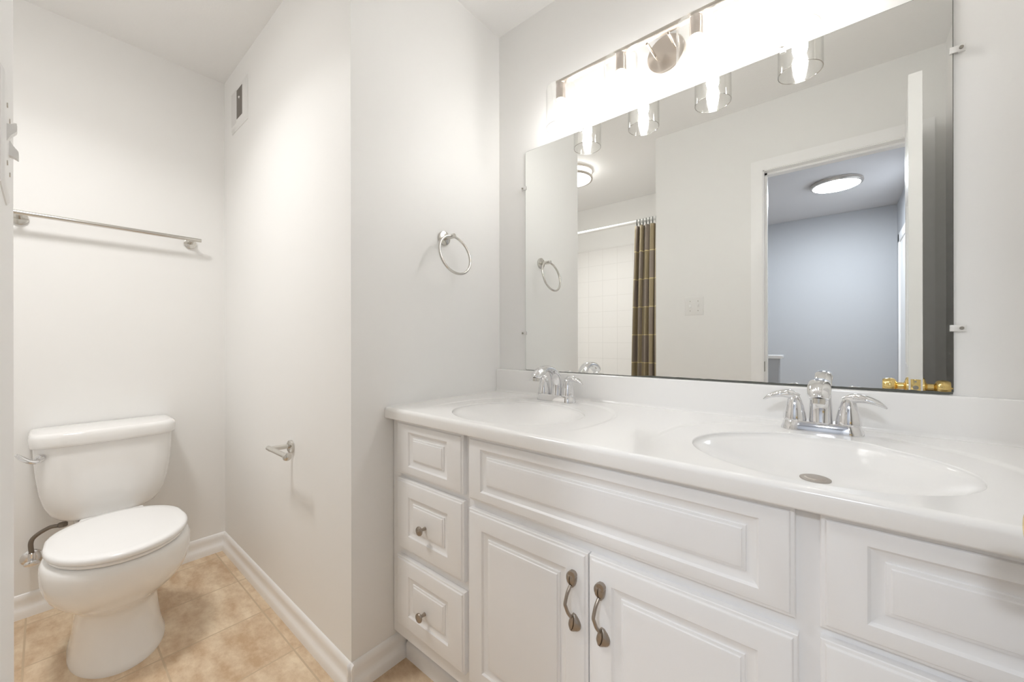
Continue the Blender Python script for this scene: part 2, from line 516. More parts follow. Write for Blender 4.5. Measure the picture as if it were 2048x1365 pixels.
b.loft([[(x, -.0001, z) for x, z in o_], [(x, -.0040, z) for x, z in o_], [(x, -.0046, z) for x, z in i_]], True, True)
b.build('mirror_edge', M['edge'], mr)
# tarnished strip along the bottom edge and the chipped lower corner
b = MB()
pts_t = []; n = 60
random.seed(3)
for i in range(n+1):
    x = .60 + (MX1-.0012-.60)*i/n
    hgt = .0030 + .0012*random.random() + (.004*max(0, (i-46)/14)*random.random())
    pts_t.append((x, hgt*min(1, i/6)))
vs0 = [b.bm.verts.new((x, -.00478, MZ0+.0010)) for x, hh in pts_t]; vs1 = [b.bm.verts.new((x, -.00478, MZ0+.0010+hh)) for x, hh in pts_t]
for i in range(n): b.f([vs0[i], vs0[i+1], vs1[i+1], vs1[i]])
b.build('tarnished_strip', M['edge'], mr)['label'] = 'dark tarnished strip along the bottom edge'

def clip(x, z, dx, dz, label):
    """clear plastic clip; (dx,dz) points away from the mirror"""
    r = thing('mirror_clip', (x, 0, z), label, 'mirror clip')
    b = MB()
    cx, cz = x+dx*.006, z+dz*.006
    hx, hz = (.012, .007) if dx else (.007, .012)
    b.box((cx-hx, -.0085, cz-hz), (cx+hx, -.0062, cz+hz), .0008)
    b.box((cx+dx*.001-(0 if dx else .007)+ (0 if dx <= 0 else 0), -.0065, cz-(.007 if dx else 0)),
          (cx+dx*hx+(0 if dx else .007), -.0003, cz+(.007 if dx else dz*hz)), .0005)
    b.build('clip_body', M['clip'], r)
    MB().cyl((x+dx*.011, -.0115, z+dz*.011), (x+dx*.011, -.0086, z+dz*.011), .0035, n=14).build('screw', M['screw'], r)
clip(MX0, 1.7176, -1, 0, 'clear plastic clip on the mirror edge nearest the towel ring, upper of two')
clip(MX0, 1.1127, -1, 0, 'clear plastic clip on the mirror edge nearest the towel ring, lower of two')
clip(MX1, 1.7204, 1, 0, 'clear plastic clip high on the mirror edge beside the bare wall')
clip(MX1, 1.107, 1, 0, 'clear plastic clip low on the mirror edge beside the bare wall')
clip(.415, MZ1, 0, 1, 'clear plastic clip on the mirror top edge near the towel ring end')
clip(1.035, MZ1, 0, 1, 'clear plastic clip on the mirror top edge below the largest-looking glass shade')

# ---------------------------------------------------------------- vanity light
LZ, LY = 2.008, -.101
LX = [.386, .613, .840, 1.067]
vl = thing('vanity_light', (.7265, 0, 2.0), 'four-lamp brushed nickel bar light with clear glass shades above the mirror', 'wall light')
MB().lathe([(.0001,.020),(.052,.020),(.0575,.0185),(.060,.015),(.060,.0)], (.7265, 0, 2.0), (0,-1,0), 56).build('backplate', M['disc'], vl)
MB().box((LX[0]-.014, LY-.011, LZ-.004), (LX[3]+.014, LY+.011, LZ+.007), .001).build('bar', M['nickel'], vl)
for x in (.694, .759):
    MB().rod((x, -.019, LZ-.003), (x, LY+.010, LZ-.003), .0042).build('arm', M['nickel'], vl)
for x in LX:
    b = MB()
    b.lathe([(.0155,LZ-.0045),(.0165,LZ-.006),(.0165,LZ-.018),(.0175,LZ-.0185),(.0175,LZ-.060),(.0160,LZ-.0615),(.0125,LZ-.0615),(.0001,LZ-.060)], (x, LY, 0), (0,0,1), 28)
    b.build('socket', M['socket'], vl)
    b = MB()
    zb_, zt_ = 1.846, LZ-.019
    prof = [(.0172, zt_+.001), (.046, zt_+.001), (.0515, zt_-.003), (.053, zt_-.010), (.053, zb_+.0012)]
    b.lathe(prof, (x, LY, 0), (0,0,1), 48)
    prof_in = [(.0172, zt_-.001), (.0455, zt_-.001), (.0498, zt_-.004), (.0510, zt_-.011), (.0510, zb_+.0012)]
    b.lathe(prof_in, (x, LY, 0), (0,0,1), 48)
    b.mi = 1
    b.lathe([(.053, zb_+.0012), (.0528, zb_), (.0512, zb_), (.0510, zb_+.0012)], (x, LY, 0), (0,0,1), 48)
    b.build('shade', [M['glass'], M['rim']], vl)
    b = MB()
    bt = LZ-.0605
    b.lathe([(.0001, bt+.004),(.0085, bt+.004),(.0105, bt-.002),(.0150, bt-.012),(.0180, bt-.024),(.0185, bt-.031),(.0172, bt-.041),(.0138, bt-.053),
             (.0092, bt-.064),(.0050, bt-.072),(.0022, bt-.077),(.0001, bt-.079)], (x, LY, 0), (0,0,1), 28)
    b.build('bulb', M['bulb'], vl)

# ---------------------------------------------------------------- flush lamp over the toilet
BX, BY = -.47, -1.40
fl = thing('bath_ceiling_light', (BX, BY, H), 'round two-ring flush ceiling lamp over the toilet, half seen in the mirror', 'ceiling light')
b = MB()
for z in (-.012, -.062):
    b.lathe([(.150, z-.009), (.163, z-.010), (.165, z), (.163, z+.008), (.150, z+.009)], (BX, BY, H), (0,0,1), 48)
for k in range(4):
    a = PI/4 + k*PI/2
    b.box((BX+.158*math.cos(a)-.004, BY+.158*math.sin(a)-.004, H-.062), (BX+.158*math.cos(a)+.004, BY+.158*math.sin(a)+.004, H-.012))
b.build('metal_rings', M['nickel'], fl)
MB().lathe([(.148, -.002), (.152, -.020), (.152, -.060)], (BX, BY, H), (0,0,1), 48).build('side_band', M['bath_side'], fl)
MB().lathe([(.152, -.0605), (.140, -.065), (.10, -.069), (.0001, -.071)], (BX, BY, H), (0,0,1), 48).build('diffuser', M['bath_lamp'], fl)
ld = D.lights.new('bath_added_light', 'AREA')       # extra light added under the diffuser to brighten floor and lower walls
ld.shape = 'DISK'; ld.size = .27; ld.energy = 1.36; ld.spread = math.radians(136); ld.color = (1.0, .99, .98)
lo = D.objects.new('added_downlight', ld); COL.objects.link(lo); lo.parent = fl; lo.location = (0, 0, -.073)

# ---------------------------------------------------------------- vanity cabinet
FY, BYF = -.556, -.538            # face of the fronts, face of the frame
vc = thing('vanity_cabinet', (.762, -.27, 0), 'long white raised-panel vanity cabinet under the double sink counter', 'cabinet')
b = MB()
for p, q in (((.002, BYF, .112), (.020, -.002, .8255)), ((XR-.020, BYF, .112), (XR-.002, -.002, .8255)), ((.020, BYF, .112), (XR-.020, -.002, .128)),
             ((.020, -.010, .128), (XR-.020, -.002, .8255)), ((.020, BYF, .128), (.045, BYF+.018, .8255)), ((.353, BYF, .128), (.381, BYF+.018, .8255)),
             ((1.095, BYF, .128), (1.131, BYF+.018, .8255)), ((1.452, BYF, .128), (XR-.020, BYF+.018, .8255)),
             ((.045, BYF+.0175, .128), (.353, BYF+.019, .8255)), ((.381, BYF+.0175, .128), (1.095, BYF+.019, .8255)), ((1.131, BYF+.0175, .128), (1.452, BYF+.019, .8255)),
             ((.045, BYF, .628), (.353, BYF+.0175, .660)), ((.381, BYF, .618), (1.095, BYF+.0175, .660)), ((1.131, BYF, .628), (1.452, BYF+.0175, .660)),
             ((.045, BYF, .376), (.353, BYF+.0175, .420)), ((1.131, BYF, .376), (1.452, BYF+.0175, .420)), ((.045, BYF, .128), (.353, BYF+.0175, .165)), ((.381, BYF, .128), (1.095, BYF+.0175, .165)), ((1.131, BYF, .128), (1.452, BYF+.0175, .165)),
             ((.724, BYF, .165), (.760, BYF+.0175, .618)), ((.045, BYF, .800), (.353, BYF+.0175, .8255)), ((.381, BYF, .800), (1.095, BYF+.0175, .8255)), ((1.131, BYF, .800), (1.452, BYF+.0175, .8255))):
    b.box(p, q)
b.build('cabinet_body', M['cab'], vc)
b = MB()
b.box((.017, -.490, 0), (XR-.002, -.470, .112))
b.prism([(0,0),(.011,0),(.011,.045),(.008,.052),(.003,.056),(0,.057)], lambda o, z, t: (t, -.490-o, z), .017, XR-.002)
b.build('toe_kick', M['cab'], vc)

def front(name, x0, x1, z0, z1, mx, mz):
    b = MB()
    prof = [((0,0), BYF), ((0,0), FY+.0055), ((.0015,.0015), FY+.0042), ((.0055,.0055), FY+.0035), ((.0075,.0075), FY+.0008), ((.010,.010), FY)]
    for d, h in ((0,0),(.0015,.0012),(.004,.0042),(.012,.0065),(.0185,.0072),(.0195,.0045),(.024,.0035),(.0255,.0014),(.031,.0002),(.033,0)):
        prof.append(((mx+d, mz+d), FY+h))
    rings = [[(x0+ix, y, z0+iz), (x1-ix, y, z0+iz), (x1-ix, y, z1-iz), (x0+ix, y, z1-iz)] for (ix, iz), y in prof]
    b.loft(rings, True, True)
    return b.build(name, M['cab'], vc, angle=20)
def cab_knob(x, z, parent):
    b = MB()
    b.lathe([(.0001,-.001),(.0055,-.001),(.0052,.004),(.0042,.010),(.0050,.016),(.0098,.0175),(.0128,.0195),(.0138,.0225),(.0125,.0255),(.0085,.0275),(.0001,.0285)], (x, FY, z), (0,-1,0), 28)
    # carved leaf veins across the button
    for k in (-1, 0, 1):
        b.tube([(x-.009+abs(k)*.002, FY-.0262+abs(k)*.001, z-.003+k*.0055), (x, FY-.0285+abs(k)*.0008, z+k*.0055), (x+.009-abs(k)*.002, FY-.0262+abs(k)*.001, z+.003+k*.0055)], .0011, 6)
    return b.build('knob', M['pewter'], parent)
d1 = front('drawer', .0425, .356, .654, .823, .064, .030); d1['label'] = 'narrow top drawer front without a knob'
d2 = front('drawer', .0425, .358, .4125, .6375, .064, .050)
d3 = front('drawer', .0425, .360, .160, .386, .064, .050)
cab_knob(.193, .515, d2); cab_knob(.191, .256, d3)
front('false_front', .377, 1.098, .652, .823, .047, .0285)
dl = front('cabinet_door', .377, .7405, .157, .6275, .052, .047)
dr = front('cabinet_door', .7435, 1.1015, .157, .6275, .052, .047)
r1 = front('drawer', 1.128, 1.455, .6535, .823, .052, .030); r1['label'] = 'top drawer front at the end beside the open door'
r2 = front('drawer', 1.128, 1.455, .4125, .6375, .052, .050)
r3 = front('drawer', 1.128, 1.455, .160, .386, .052, .050)
cab_knob(1.29, .515, r2); cab_knob(1.29, .256, r3)

def leaf(b, c, tip, wid, out, seed, fat=0):
    """carved leaf pad: c base, tip end (x,z), rising to 'out' off the door"""
    c = Vector((c[0], 0, c[1])); t = Vector((tip[0], 0, tip[1]))
    ax = t-c; n_ = Vector((-ax.z, 0, ax.x)).normalized()
    rings = []; K = 14
    for i in range(K+1):
        s_ = i/K
        hw = wid*max(.10, (1-(2*s_-1)**2))**.55*(1.0+.10*fat*(2*s_-1))
        ctr = c+ax*s_ + n_*(.004*math.sin(PI*s_)*seed)
        hgt = out*(.55+.45*math.sin(PI*s_))
        ring = []
        for j, (q, hh) in enumerate(((-1, 0), (-1, .45), (-.75, .8), (-.4, 1.0), (-.08, 1.0), (0, .72), (.08, 1.0), (.4, 1.0), (.75, .8), (1, .45), (1, 0))):
            vein = .0008*(1 if (i % 3 == 0 and .1 < abs(q) < .95) else 0)
            p = ctr+n_*hw*q
            ring.append((p.x, FY+.0005-hgt*hh+vein, p.z))
        rings.append(ring)
    b.loft(rings)
def pull(x, zt, zb, parent):
    b = MB()
    leaf(b, (x+.001, zt+.012), (x-.001, zt-.024), .0122, .0125, -.6, -1)
    leaf(b, (x+.004, zb+.024), (x-.003, zb-.014), .0140, .0105, 1.4, 1.5)
    b.cyl((x+.002, FY+.0005, zt+.004), (x+.002, FY-.010, zt+.004), .0085, n=20)
    P = [(x-.001, FY-.009, zt-.018), (x-.003, FY-.018, zt-.030), (x-.0045, FY-.0235, zt-.046), (x-.0045, FY-.0255, (zt+zb)/2), (x-.0035, FY-.0235, zb+.046), (x-.002, FY-.018, zb+.032), (x, FY-.009, zb+.019)]
    # smooth the bow
    Q = []
    for i in range(len(P)-1):
        for k in range(4):
            t = k/4; p0, p1, p2, p3 = (Vector(P[max(i-1,0)]), Vector(P[i]), Vector(P[i+1]), Vector(P[min(i+2,len(P)-1)]))
            Q.append(.5*((2*p1)+(p2-p0)*t+(2*p0-5*p1+4*p2-p3)*t*t+(3*p1-p0-3*p2+p3)*t**3))
    Q.append(Vector(P[-1]))
    b.tube(Q, .0037, 12)
    b.build('handle', M['pewter'], parent)
pull(.7065, .571, .466, dl)
pull(.7735, .571, .466, dr)

# ---------------------------------------------------------------- countertop with two moulded basins
ZC = .863
ct = thing('countertop', (.762, -.28, .826), 'glossy white moulded double-sink countertop with backsplash', 'countertop')
BA, BB, BYC = .212, .190, -.352
SINK = (.385, 1.113)
YF, YR = -.560, -.022
FAUX = {.385: .362, 1.113: 1.117}
def rim_depth(x, y, fx):
    t = min(1, max(0, (y+.53)/.34)); d_ = .0030*t*t*(3-2*t)
    if y > -.22:
        q = min(1, max(0, (abs(x-fx)-.088)/.035)); d_ *= q*q*(3-2*q)
    return d_
NRING = 160
def se_radius(c_, s_, a, bb, n):
    return 1/((abs(c_)/a)**n+(abs(s_)/bb)**n)**(1/n)
def unit_pt(k):
    t = 2*PI*k/NRING; c_, s_ = math.cos(t), math.sin(t); r = se_radius(c_, s_, BA, BB, 2.0)
    return c_*r/BA, s_*r/BB
def top_half(b, x0, x1, cx):
    N = NRING
    def ray_to_rect(dx, dy, m):
        return min(((x1-m-cx) if dx > 0 else (x0+m-cx))/dx if abs(dx) > 1e-9 else 1e9,
                   ((YR-m-BYC) if dy > 0 else (YF+m-BYC))/dy if abs(dy) > 1e-9 else 1e9)
    corners = ((x1,YR),(x0,YR),(x0,YF),(x1,YF))
    def ring(a, bb, f, n, m):
        out = []
        for k in range(N):
            t = 2*PI*k/N; c_, s_ = math.cos(t), math.sin(t)
            r = min(se_radius(c_, s_, a, bb, n), ray_to_rect(c_, s_, m))
            x, y = cx+c_*r, BYC+s_*r
            out.append(b.bm.verts.new((x, y, ZC-rim_depth(x, y, FAUX[cx])*f)))
        return out
    A = ring(BA, BB, 1, 2.0, 0); A2 = ring(BA+.004, BB+.004, 1, 2.0, .013); B0 = ring(.272, .258, 1, 2.5, .011)
    Bq = ring(.276, .262, 1, 2.5, .0095); C = ring(.281, .267, .75, 2.5, .008); C2 = ring(.285, .271, .25, 2.5, .0065)
    C3 = ring(.290, .276, 0, 2.5, .005); C4 = ring(.294, .280, 0, 2.5, .0035)
    Rr = []
    for k in range(N):
        t = 2*PI*k/N; c_, s_ = math.cos(t), math.sin(t); r = ray_to_rect(c_, s_, 0); x, y = cx+c_*r, BYC+s_*r
        for px, py in corners:
            if abs((math.atan2(py-BYC, px-cx)-t+PI) % (2*PI)-PI) < PI/N*1.001: x, y = px, py
        Rr.append(b.bm.verts.new((x, y, ZC)))
    angs = list(range(N))
    for p, q in ((A,A2),(A2,B0),(B0,Bq),(Bq,C),(C,C2),(C2,C3),(C3,C4),(C4,Rr)):
        for k in angs:
            j = (k+1) % N; b.f([p[k], p[j], q[j], q[k]])
b = MB()
top_half(b, .0, .749, SINK[0]); top_half(b, .749, XR, SINK[1])
# bullnosed front apron, swept along x
pr = [(YF, ZC)]
for k in range(1, 9):
    a = math.radians(90*k/8); pr.append((YF-.0116*math.sin(a), ZC-.0116*(1-math.cos(a))))
pr += [(YF-.0116, ZC-.032), (YF-.0105, ZC-.0352), (YF-.0075, ZC-.0362), (YF+.006, ZC-.0362), (YF+.006, ZC-.006)]
V = [[b.bm.verts.new((x, y, z)) for y, z in pr] for x in (.0008, XR-.0008)]
for i in range(len(pr)-1): b.f([V[0][i], V[0][i+1], V[1][i+1], V[1][i]])
top = b.build('top', M['counter'], ct, angle=60)
for cx in SINK:
    b = MB(); N = NRING; UP = [unit_pt(k) for k in range(N)]; rings = []
    ycd, dep_ = -.285, .064
    K = 22
    for i in range(K+1):
        r = 1-i/K*(1-.11)
        if i == 0: z = ZC-.0028
        else:
            q = (1-r)
            z = ZC-.0030-dep_*(1-r**2.0)
        t = 1-r
        yc = BYC+(ycd-BYC)*t
        ra, rb = BA*r, BB*r
        if i == 0: pass
        rings.append([(cx+ra*UP[k][0], yc+rb*UP[k][1], z) for k in range(N)])
    # rolled lip
    lip = []
    for k in range(N):
        y = BYC+BB*UP[k][1]; x = cx+BA*UP[k][0]
        lip.append((x, y, ZC-rim_depth(x, y, FAUX[cx])))
    roll = [lip]
    for e in (1, 2, 3):
        a = math.radians(90*e/3)
        sc = 1-.010*math.sin(a)*1.0
        roll.append([(cx+(p[0]-cx)*sc, BYC+(p[1]-BYC)*sc, p[2]-.006*(1-math.cos(a))) for p in lip])
    low = [r_ for r_ in rings[2:]]
    low = [[(p[0], p[1], min(p[2], ZC-.010)) for p in r_] for r_ in low]
    b.loft(roll+low, False, True)
    bs = b.build('basin', M['counter'], ct, angle=70)
    zd = min(p[2] for p in low[-1])
    dr_ = MB().lathe([(.0262, .0), (.0262, .0022), (.024, .0032), (.019, .0026), (.0175, .0042), (.014, .0052), (.0001, .0056)], (cx, ycd+.003, zd), (0,0,1), 32, True)
    dr_.build('drain', M['drain'], bs)['label'] = 'round dull metal drain'
b = MB()
pr = [(-.0005, ZC-.01), (-.0005, .958), (-.017, .958), (-.0205, .9565), (-.022, .953), (-.022, ZC+.010), (-.0235, ZC+.004), (-.027, ZC+.0006), (-.027, ZC-.01)]
b.loft([[(.0008, y, z) for y, z in pr], [(XR-.0008, y, z) for y, z in pr]])
b.build('backsplash', M['counter'], ct)

# ---------------------------------------------------------------- faucets
def catmull(P, k=6):
    P = [Vector(p) for p in P]; Q = []
    for i in range(len(P)-1):
        p0, p1, p2, p3 = P[max(i-1,0)], P[i], P[i+1], P[min(i+2,len(P)-1)]
        for j in range(k):
            t = j/k; Q.append(.5*((2*p1)+(p2-p0)*t+(2*p0-5*p1+4*p2-p3)*t*t+(3*p1-p0-3*p2+p3)*t**3))
    Q.append(P[-1]); return Q
def lerp_list(vals, n):
    out = []
    for i in range(n):
        t = i/(n-1)*(len(vals)-1); a = min(int(t), len(vals)-2); out.append(vals[a]+(vals[a+1]-vals[a])*(t-a))
    return out
def make_faucet(loc, label):
    x, y, z = loc
    r = thing('faucet', loc, label, 'faucet', None)
    # base plate: stadium outline, sloping sides
    def stad(hl, hw, zz, n=12):
        out = []
        for sx, a0 in ((1, -90), (-1, 90)):
            for k in range(n+1):
                a = math.radians(a0+180*k/n); out.append((x+sx*(hl-hw)+hw*math.cos(a), y+hw*math.sin(a), z+zz))
        return out
    MB().loft([stad(.079, .0275, 0), stad(.079, .0275, .004), stad(.0725, .0235, .022), stad(.071, .022, .0235)]) 
    b = MB(); b.loft([stad(.079, .0275, 0), stad(.0785, .0272, .005), stad(.0730, .0240, .0215), stad(.0712, .0224, .0235)])
    b.build('base_plate', M['chrome'], r)
    # spout: broad flattened arch leaning out over the bowl
    P = catmull([(x, y+.004, z+.020), (x, y+.006, z+.055), (x, y-.002, z+.088), (x, y-.028, z+.113), (x, y-.064, z+.120), (x, y-.096, z+.112), (x, y-.117, z+.098), (x, y-.122, z+.090)], 5)
    n_ = len(P)
    wx = lerp_list([.0230, .0222, .0205, .0190, .0195, .0215, .0200, .0165], n_); wy = lerp_list([.0190, .0165, .0135, .0115, .0115, .0140, .0165, .0150], n_)
    b = MB(); rings = []
    for i in range(n_):
        t = (P[min(i+1, n_-1)]-P[max(i-1, 0)]).normalized(); nrm = Vector((1,0,0)).cross(t).normalized()
        rings.append([P[i]+Vector((1,0,0))*wx[i]*math.cos(2*PI*j/28)+nrm*wy[i]*math.sin(2*PI*j/28) for j in range(28)])
    b.loft(rings)
    sp = b.build('spout', M['chrome'], r)
    MB().lathe([(.0001,0),(.0105,0),(.0118,.001),(.0118,.012)], (x, y-.1215, z+.080), (0,.10,1), 24).build('aerator', M['satin'], sp)
    # pop-up rod knob behind the spout
    MB().lathe([(.0024,.022),(.0024,.080),(.0060,.083),(.0060,.092),(.0001,.095)], (x, y+.024, z), (0,0,1), 16).build('lift_rod', M['chrome'], r)
    for sx in (-1, 1):
        hx = x+sx*.0508
        b = MB()
        b.lathe([(.0240,.0225),(.0240,.026),(.0222,.040),(.0185,.058),(.0140,.073),(.0088,.0835),(.0040,.0885),(.0001,.0895)], (hx, y, z), (0,0,1), 32, True)
        h = b.build('handle', M['chrome'], r)
        # lever blade sweeping outward from the top
        P2 = catmull([(hx-sx*.004, y, z+.074), (hx+sx*.010, y-.002, z+.083), (hx+sx*.030, y-.005, z+.0825), (hx+sx*.050, y-.008, z+.076), (hx+sx*.064, y-.010, z+.067)], 5)
        k2 = len(P2); wl = lerp_list([.006, .0125, .0150, .0125, .0040], k2); th = lerp_list([.013, .0125, .0098, .0065, .0020], k2)
        b = MB(); rings = []
        for i in range(k2):
            t = (P2[min(i+1, k2-1)]-P2[max(i-1, 0)]).normalized(); s2 = Vector((0,1,0)); s2 = (s2-t*s2.dot(t)).normalized(); n2 = t.cross(s2)
            rings.append([P2[i]+s2*wl[i]*math.cos(2*PI*j/20)+n2*th[i]*math.sin(2*PI*j/20)*(1 if math.sin(2*PI*j/20)*sx > 0 else .8) for j in range(20)])
        b.loft(rings)
        b.build('lever', M['chrome'], h)
    return r
make_faucet((.362, -.100, ZC+.0002), 'chrome two-lever faucet at the sink by the towel ring wall')
make_faucet((1.117, -.100, ZC+.0002), 'chrome two-lever faucet at the sink with the drain in view')

# ---------------------------------------------------------------- towel ring
tr = thing('towel_ring', (0, -.3195, 1.47), 'polished metal towel ring on the wall beside the mirror', 'towel ring')
ry, rz = -.3195, 1.470
MB().lathe([(.0001,.0095),(.0245,.0095),(.0265,.008),(.027,.0055),(.027,.0003)], (0, ry, rz), (1,0,0), 36).build('wall_rose', M['satin'], tr)
MB().rod((.009, ry, rz), (.062, ry, rz), .0088).build('post', M['satin'], tr)
b = MB(); Rr_ = .0735; tilt = math.radians(13); K = 64
hubx, hubz = .050, rz
pts = []
for k in range(K):
    a = 2*PI*k/K; yy = Rr_*math.sin(a); dn = Rr_*(1-math.cos(a))
    pts.append((hubx+dn*math.sin(tilt), ry+yy, hubz-dn*math.cos(tilt)))
b.tube(pts, .0048, 12, closed=True)
b.build('ring', M['satin'], tr)

# ---------------------------------------------------------------- towel bar
tb = thing('towel_bar', (-L, -1.09, 1.565), 'long satin metal towel bar on the wall over the toilet', 'towel bar')
for yy in (-1.352, -.829):
    r_ = MB().lathe([(.0001,.0105),(.0215,.0105),(.024,.009),(.0245,.006),(.0245,.0003)], (-L, yy, 1.5615), (1,0,0), 36).build('wall_rose', M['satin'], tb)
    MB().rod((-L+.009, yy, 1.565), (-L+.066, yy, 1.572), .0085).build('post', M['satin'], r_)
MB().rod((-L+.0655, -1.385, 1.572), (-L+.0655, -.798, 1.572), .0088).build('bar', M['satin'], tb)

# ---------------------------------------------------------------- toilet paper holder (empty)
tp = thing('toilet_paper_holder', (-.451, -DP, .677), 'small satin metal toilet paper holder without a roll', 'toilet paper holder')
MB().lathe([(.0001,.0105),(.0215,.0105),(.024,.009),(.0245,.006),(.0245,.0003)], (-.448, -DP, .680), (0,-1,0), 36).build('wall_rose', M['satin'], tp)
MB().rod((-.448, -DP-.008, .683), (-.448, -DP-.079, .686), .0085).build('arm', M['satin'], tp)
b = MB().rod((-.462, -DP-.076, .688), (-.292, -DP-.076, .688), .0085)
b.lathe([(.0085,0),(.0125,.003),(.0140,.008),(.0128,.014),(.008,.018),(.0001,.0195)], (-.296, -DP-.076, .688), (1,0,0), 28)
b.build('roller', M['satin'], tp)

# ---------------------------------------------------------------- wall vent
ve = thing('wall_vent', (-1.05, -DP, 2.2), 'white wall vent with a dark mesh opening, high near the ceiling corner', 'vent')
vx0, vx1, vz0, vz1 = -1.166, -.935, 2.108, 2.312
b = MB()
b.loft([[(x, y, z) for x, z in ((vx0+i, vz0+i), (vx1-i, vz0+i), (vx1-i, vz1-i), (vx0+i, vz1-i))] for i, y in ((0, -DP), (0, -DP-.003), (.012, -DP-.009), (.014, -DP-.0095))])
b.build('cover_plate', M['white_plastic'], ve)
MB().box((-1.146, -DP-.0103, 2.135), (-1.076, -DP-.0090, 2.292), .0004).build('damper', M['vent_grey'], ve)
b = MB().box((-1.066, -DP-.0106, 2.147), (-.988, -DP-.0088, 2.284), .0004)
b.build('mesh_opening', M['grille'], ve)
MB().lathe([(.006,.010),(.006,.013),(.004,.015),(.0001,.0155)], (-1.024, -DP, 2.236), (0,-1,0), 16).build('stud', M['white_plastic'], ve)

# ---------------------------------------------------------------- light switch on the door wall
SZ = 1.297; SX = .461
sw = thing('light_switch', (SX, -W, SZ), 'white double toggle switch plate beside the doorway', 'light switch')
b = MB(); px_, pz_ = .0545, .058
b.loft([[(SX+sx*(px_-i), y, SZ+sz*(pz_-i)) for sx, sz in ((-1,-1),(1,-1),(1,1),(-1,1))] for i, y in ((0, -W), (0, -W+.0012), (.003, -W+.0032), (.006, -W+.0038))])
pl = b.build('switch_plate', M['white_plastic'], sw)
for x_, up in ((SX-.023, -1), (SX+.023, 1)):
    b = MB()
    b.loft([[(x_+sx*.0048, y, zc_+sz*hz) for sx, sz in ((-1,-1),(1,-1),(1,1),(-1,1))] for y, zc_, hz in ((-W+.0035, SZ+up*.000, .0095), (-W+.0065, SZ+up*.004, .006), (-W+.0100, SZ+up*.0075, .0045), (-W+.0104, SZ+up*.008, .0035))])
    b.build('toggle', M['white_plastic'], sw)
    for dz in (-.030, .030):
        MB().cyl((x_, -W+.0034, SZ+dz), (x_, -W+.0046, SZ+dz), .0026, n=14).build('screw', M['nickel'], pl)

# ---------------------------------------------------------------- toilet
TY = -1.120
to = thing('toilet', (-.95, TY, 0), 'white two-piece toilet with its lid closed', 'toilet')
def tank_ring(z, hw, xf, ch=.055, xb=-L+.012):
    pts = [(xb, -hw), (xf-.045, -hw), (xf-.020, -(hw-.022)), (xf-.004, -(hw-ch)), (xf+.004, -(hw-ch)*.55), (xf+.005, 0)]
    pts = pts + [(x, -y) for x, y in pts[-2::-1]]
    # soften by corner cutting
    for _ in range(1):
        q = []
        n = len(pts)
        for i in range(n-1):
            a, c = pts[i], pts[i+1]
            q += [(a[0]*.8+c[0]*.2, a[1]*.8+c[1]*.2), (a[0]*.2+c[0]*.8, a[1]*.2+c[1]*.8)]
        pts = [pts[0]]+q+[pts[-1]]
    return [(x, TY+y, z) for x, y in pts]
b = MB()
lv = [(.366, .095, -1.165), (.370, .112, -1.150), (.378, .128, -1.138), (.392, .145, -1.128), (.413, .160, -1.120), (.446, .174, -1.114), (.495, .185, -1.110), (.57, .194, -1.107), (.64, .1985, -1.105), (.70, .200, -1.104)]
b.loft([tank_ring(z, w_, xf) for z, w_, xf in lv])
tank = b.build('tank', M['porcelain'], to, angle=60)
b = MB()
b.loft([tank_ring(z, w_, xf, .058, -L+.006) for z, w_, xf in ((.680, .203, -1.098), (.682, .2075, -1.093), (.690, .2095, -1.090), (.718, .2105, -1.089), (.728, .2080, -1.092), (.733, .202, -1.098), (.735, .190, -1.110))])
b.build('tank_lid', M['porcelain'], to, angle=60)
# flush lever on the tank's corner
lvp = MB().lathe([(.0001,.0095),(.010,.0095),(.013,.007),(.014,.0)], (-1.121, TY-.180, .648), (.75,-.66,0), 24)
lv_o = lvp.build('flush_lever', M['chrome'], tank)
P = catmull([(-1.112, TY-.184, .646), (-1.100, TY-.190, .642), (-1.096, TY-.205, .646), (-1.100, TY-.222, .660), (-1.104, TY-.236, .676)], 5)
b = MB(); b.tube(P, lerp_list([.009, .0105, .0105, .010, .006], len(P)), 14, flat=[(1.2, .8)]*len(P)); b.build('lever_arm', M['chrome'], lv_o)

def egg(z, xb, xf, hw, xw, nb=2.6, hb=None, n=56):
    """outline: widest at xw; ellipse to the front, tapering back end"""
    out = []
    for k in range(n):
        a = 2*PI*k/n; c_, s_ = math.cos(a), math.sin(a)
        if c_ >= 0:
            out.append((xw+(xf-xw)*c_, TY+hw*s_, z))
        else:
            e = 2/nb
            out.append((xw-(xw-xb)*abs(c_)**e, TY+hw*math.copysign(abs(s_)**(.85), s_)*(1-(0 if hb is None else (1-hb/hw)*abs(c_)**1.2)), z))
    return out
b = MB()
lev = [(.0, -1.13, -.645, .124, -.85, .115), (.010, -1.13, -.645, .124, -.85, .115), (.022, -1.13, -.652, .1185, -.85, .112), (.06, -1.12, -.672, .1125, -.86, .108), (.12, -1.11, -.690, .1065, -.87, .104), (.160, -1.10, -.695, .104, -.86, .100),
       (.180, -1.09, -.688, .108, -.85, .102), (.198, -1.085, -.668, .120, -.83, .105), (.218, -1.08, -.640, .137, -.80, .108), (.240, -1.075, -.612, .153, -.785, .112), (.265, -1.07, -.588, .1665, -.775, .116), (.295, -1.065, -.568, .1775, -.77, .120), (.33, -1.06, -.555, .1835, -.765, .122),
       (.360, -1.06, -.550, .1845, -.765, .122), (.376, -1.06, -.551, .183, -.765, .120), (.388, -1.058, -.557, .177, -.765, .118), (.391, -1.05, -.57, .168, -.765, .110)]
b.loft([egg(z, xb, xf, hw, xw, 2.6, hb) for z, xb, xf, hw, xw, hb in lev])
bowl = b.build('bowl', M['porcelain'], to, angle=60)
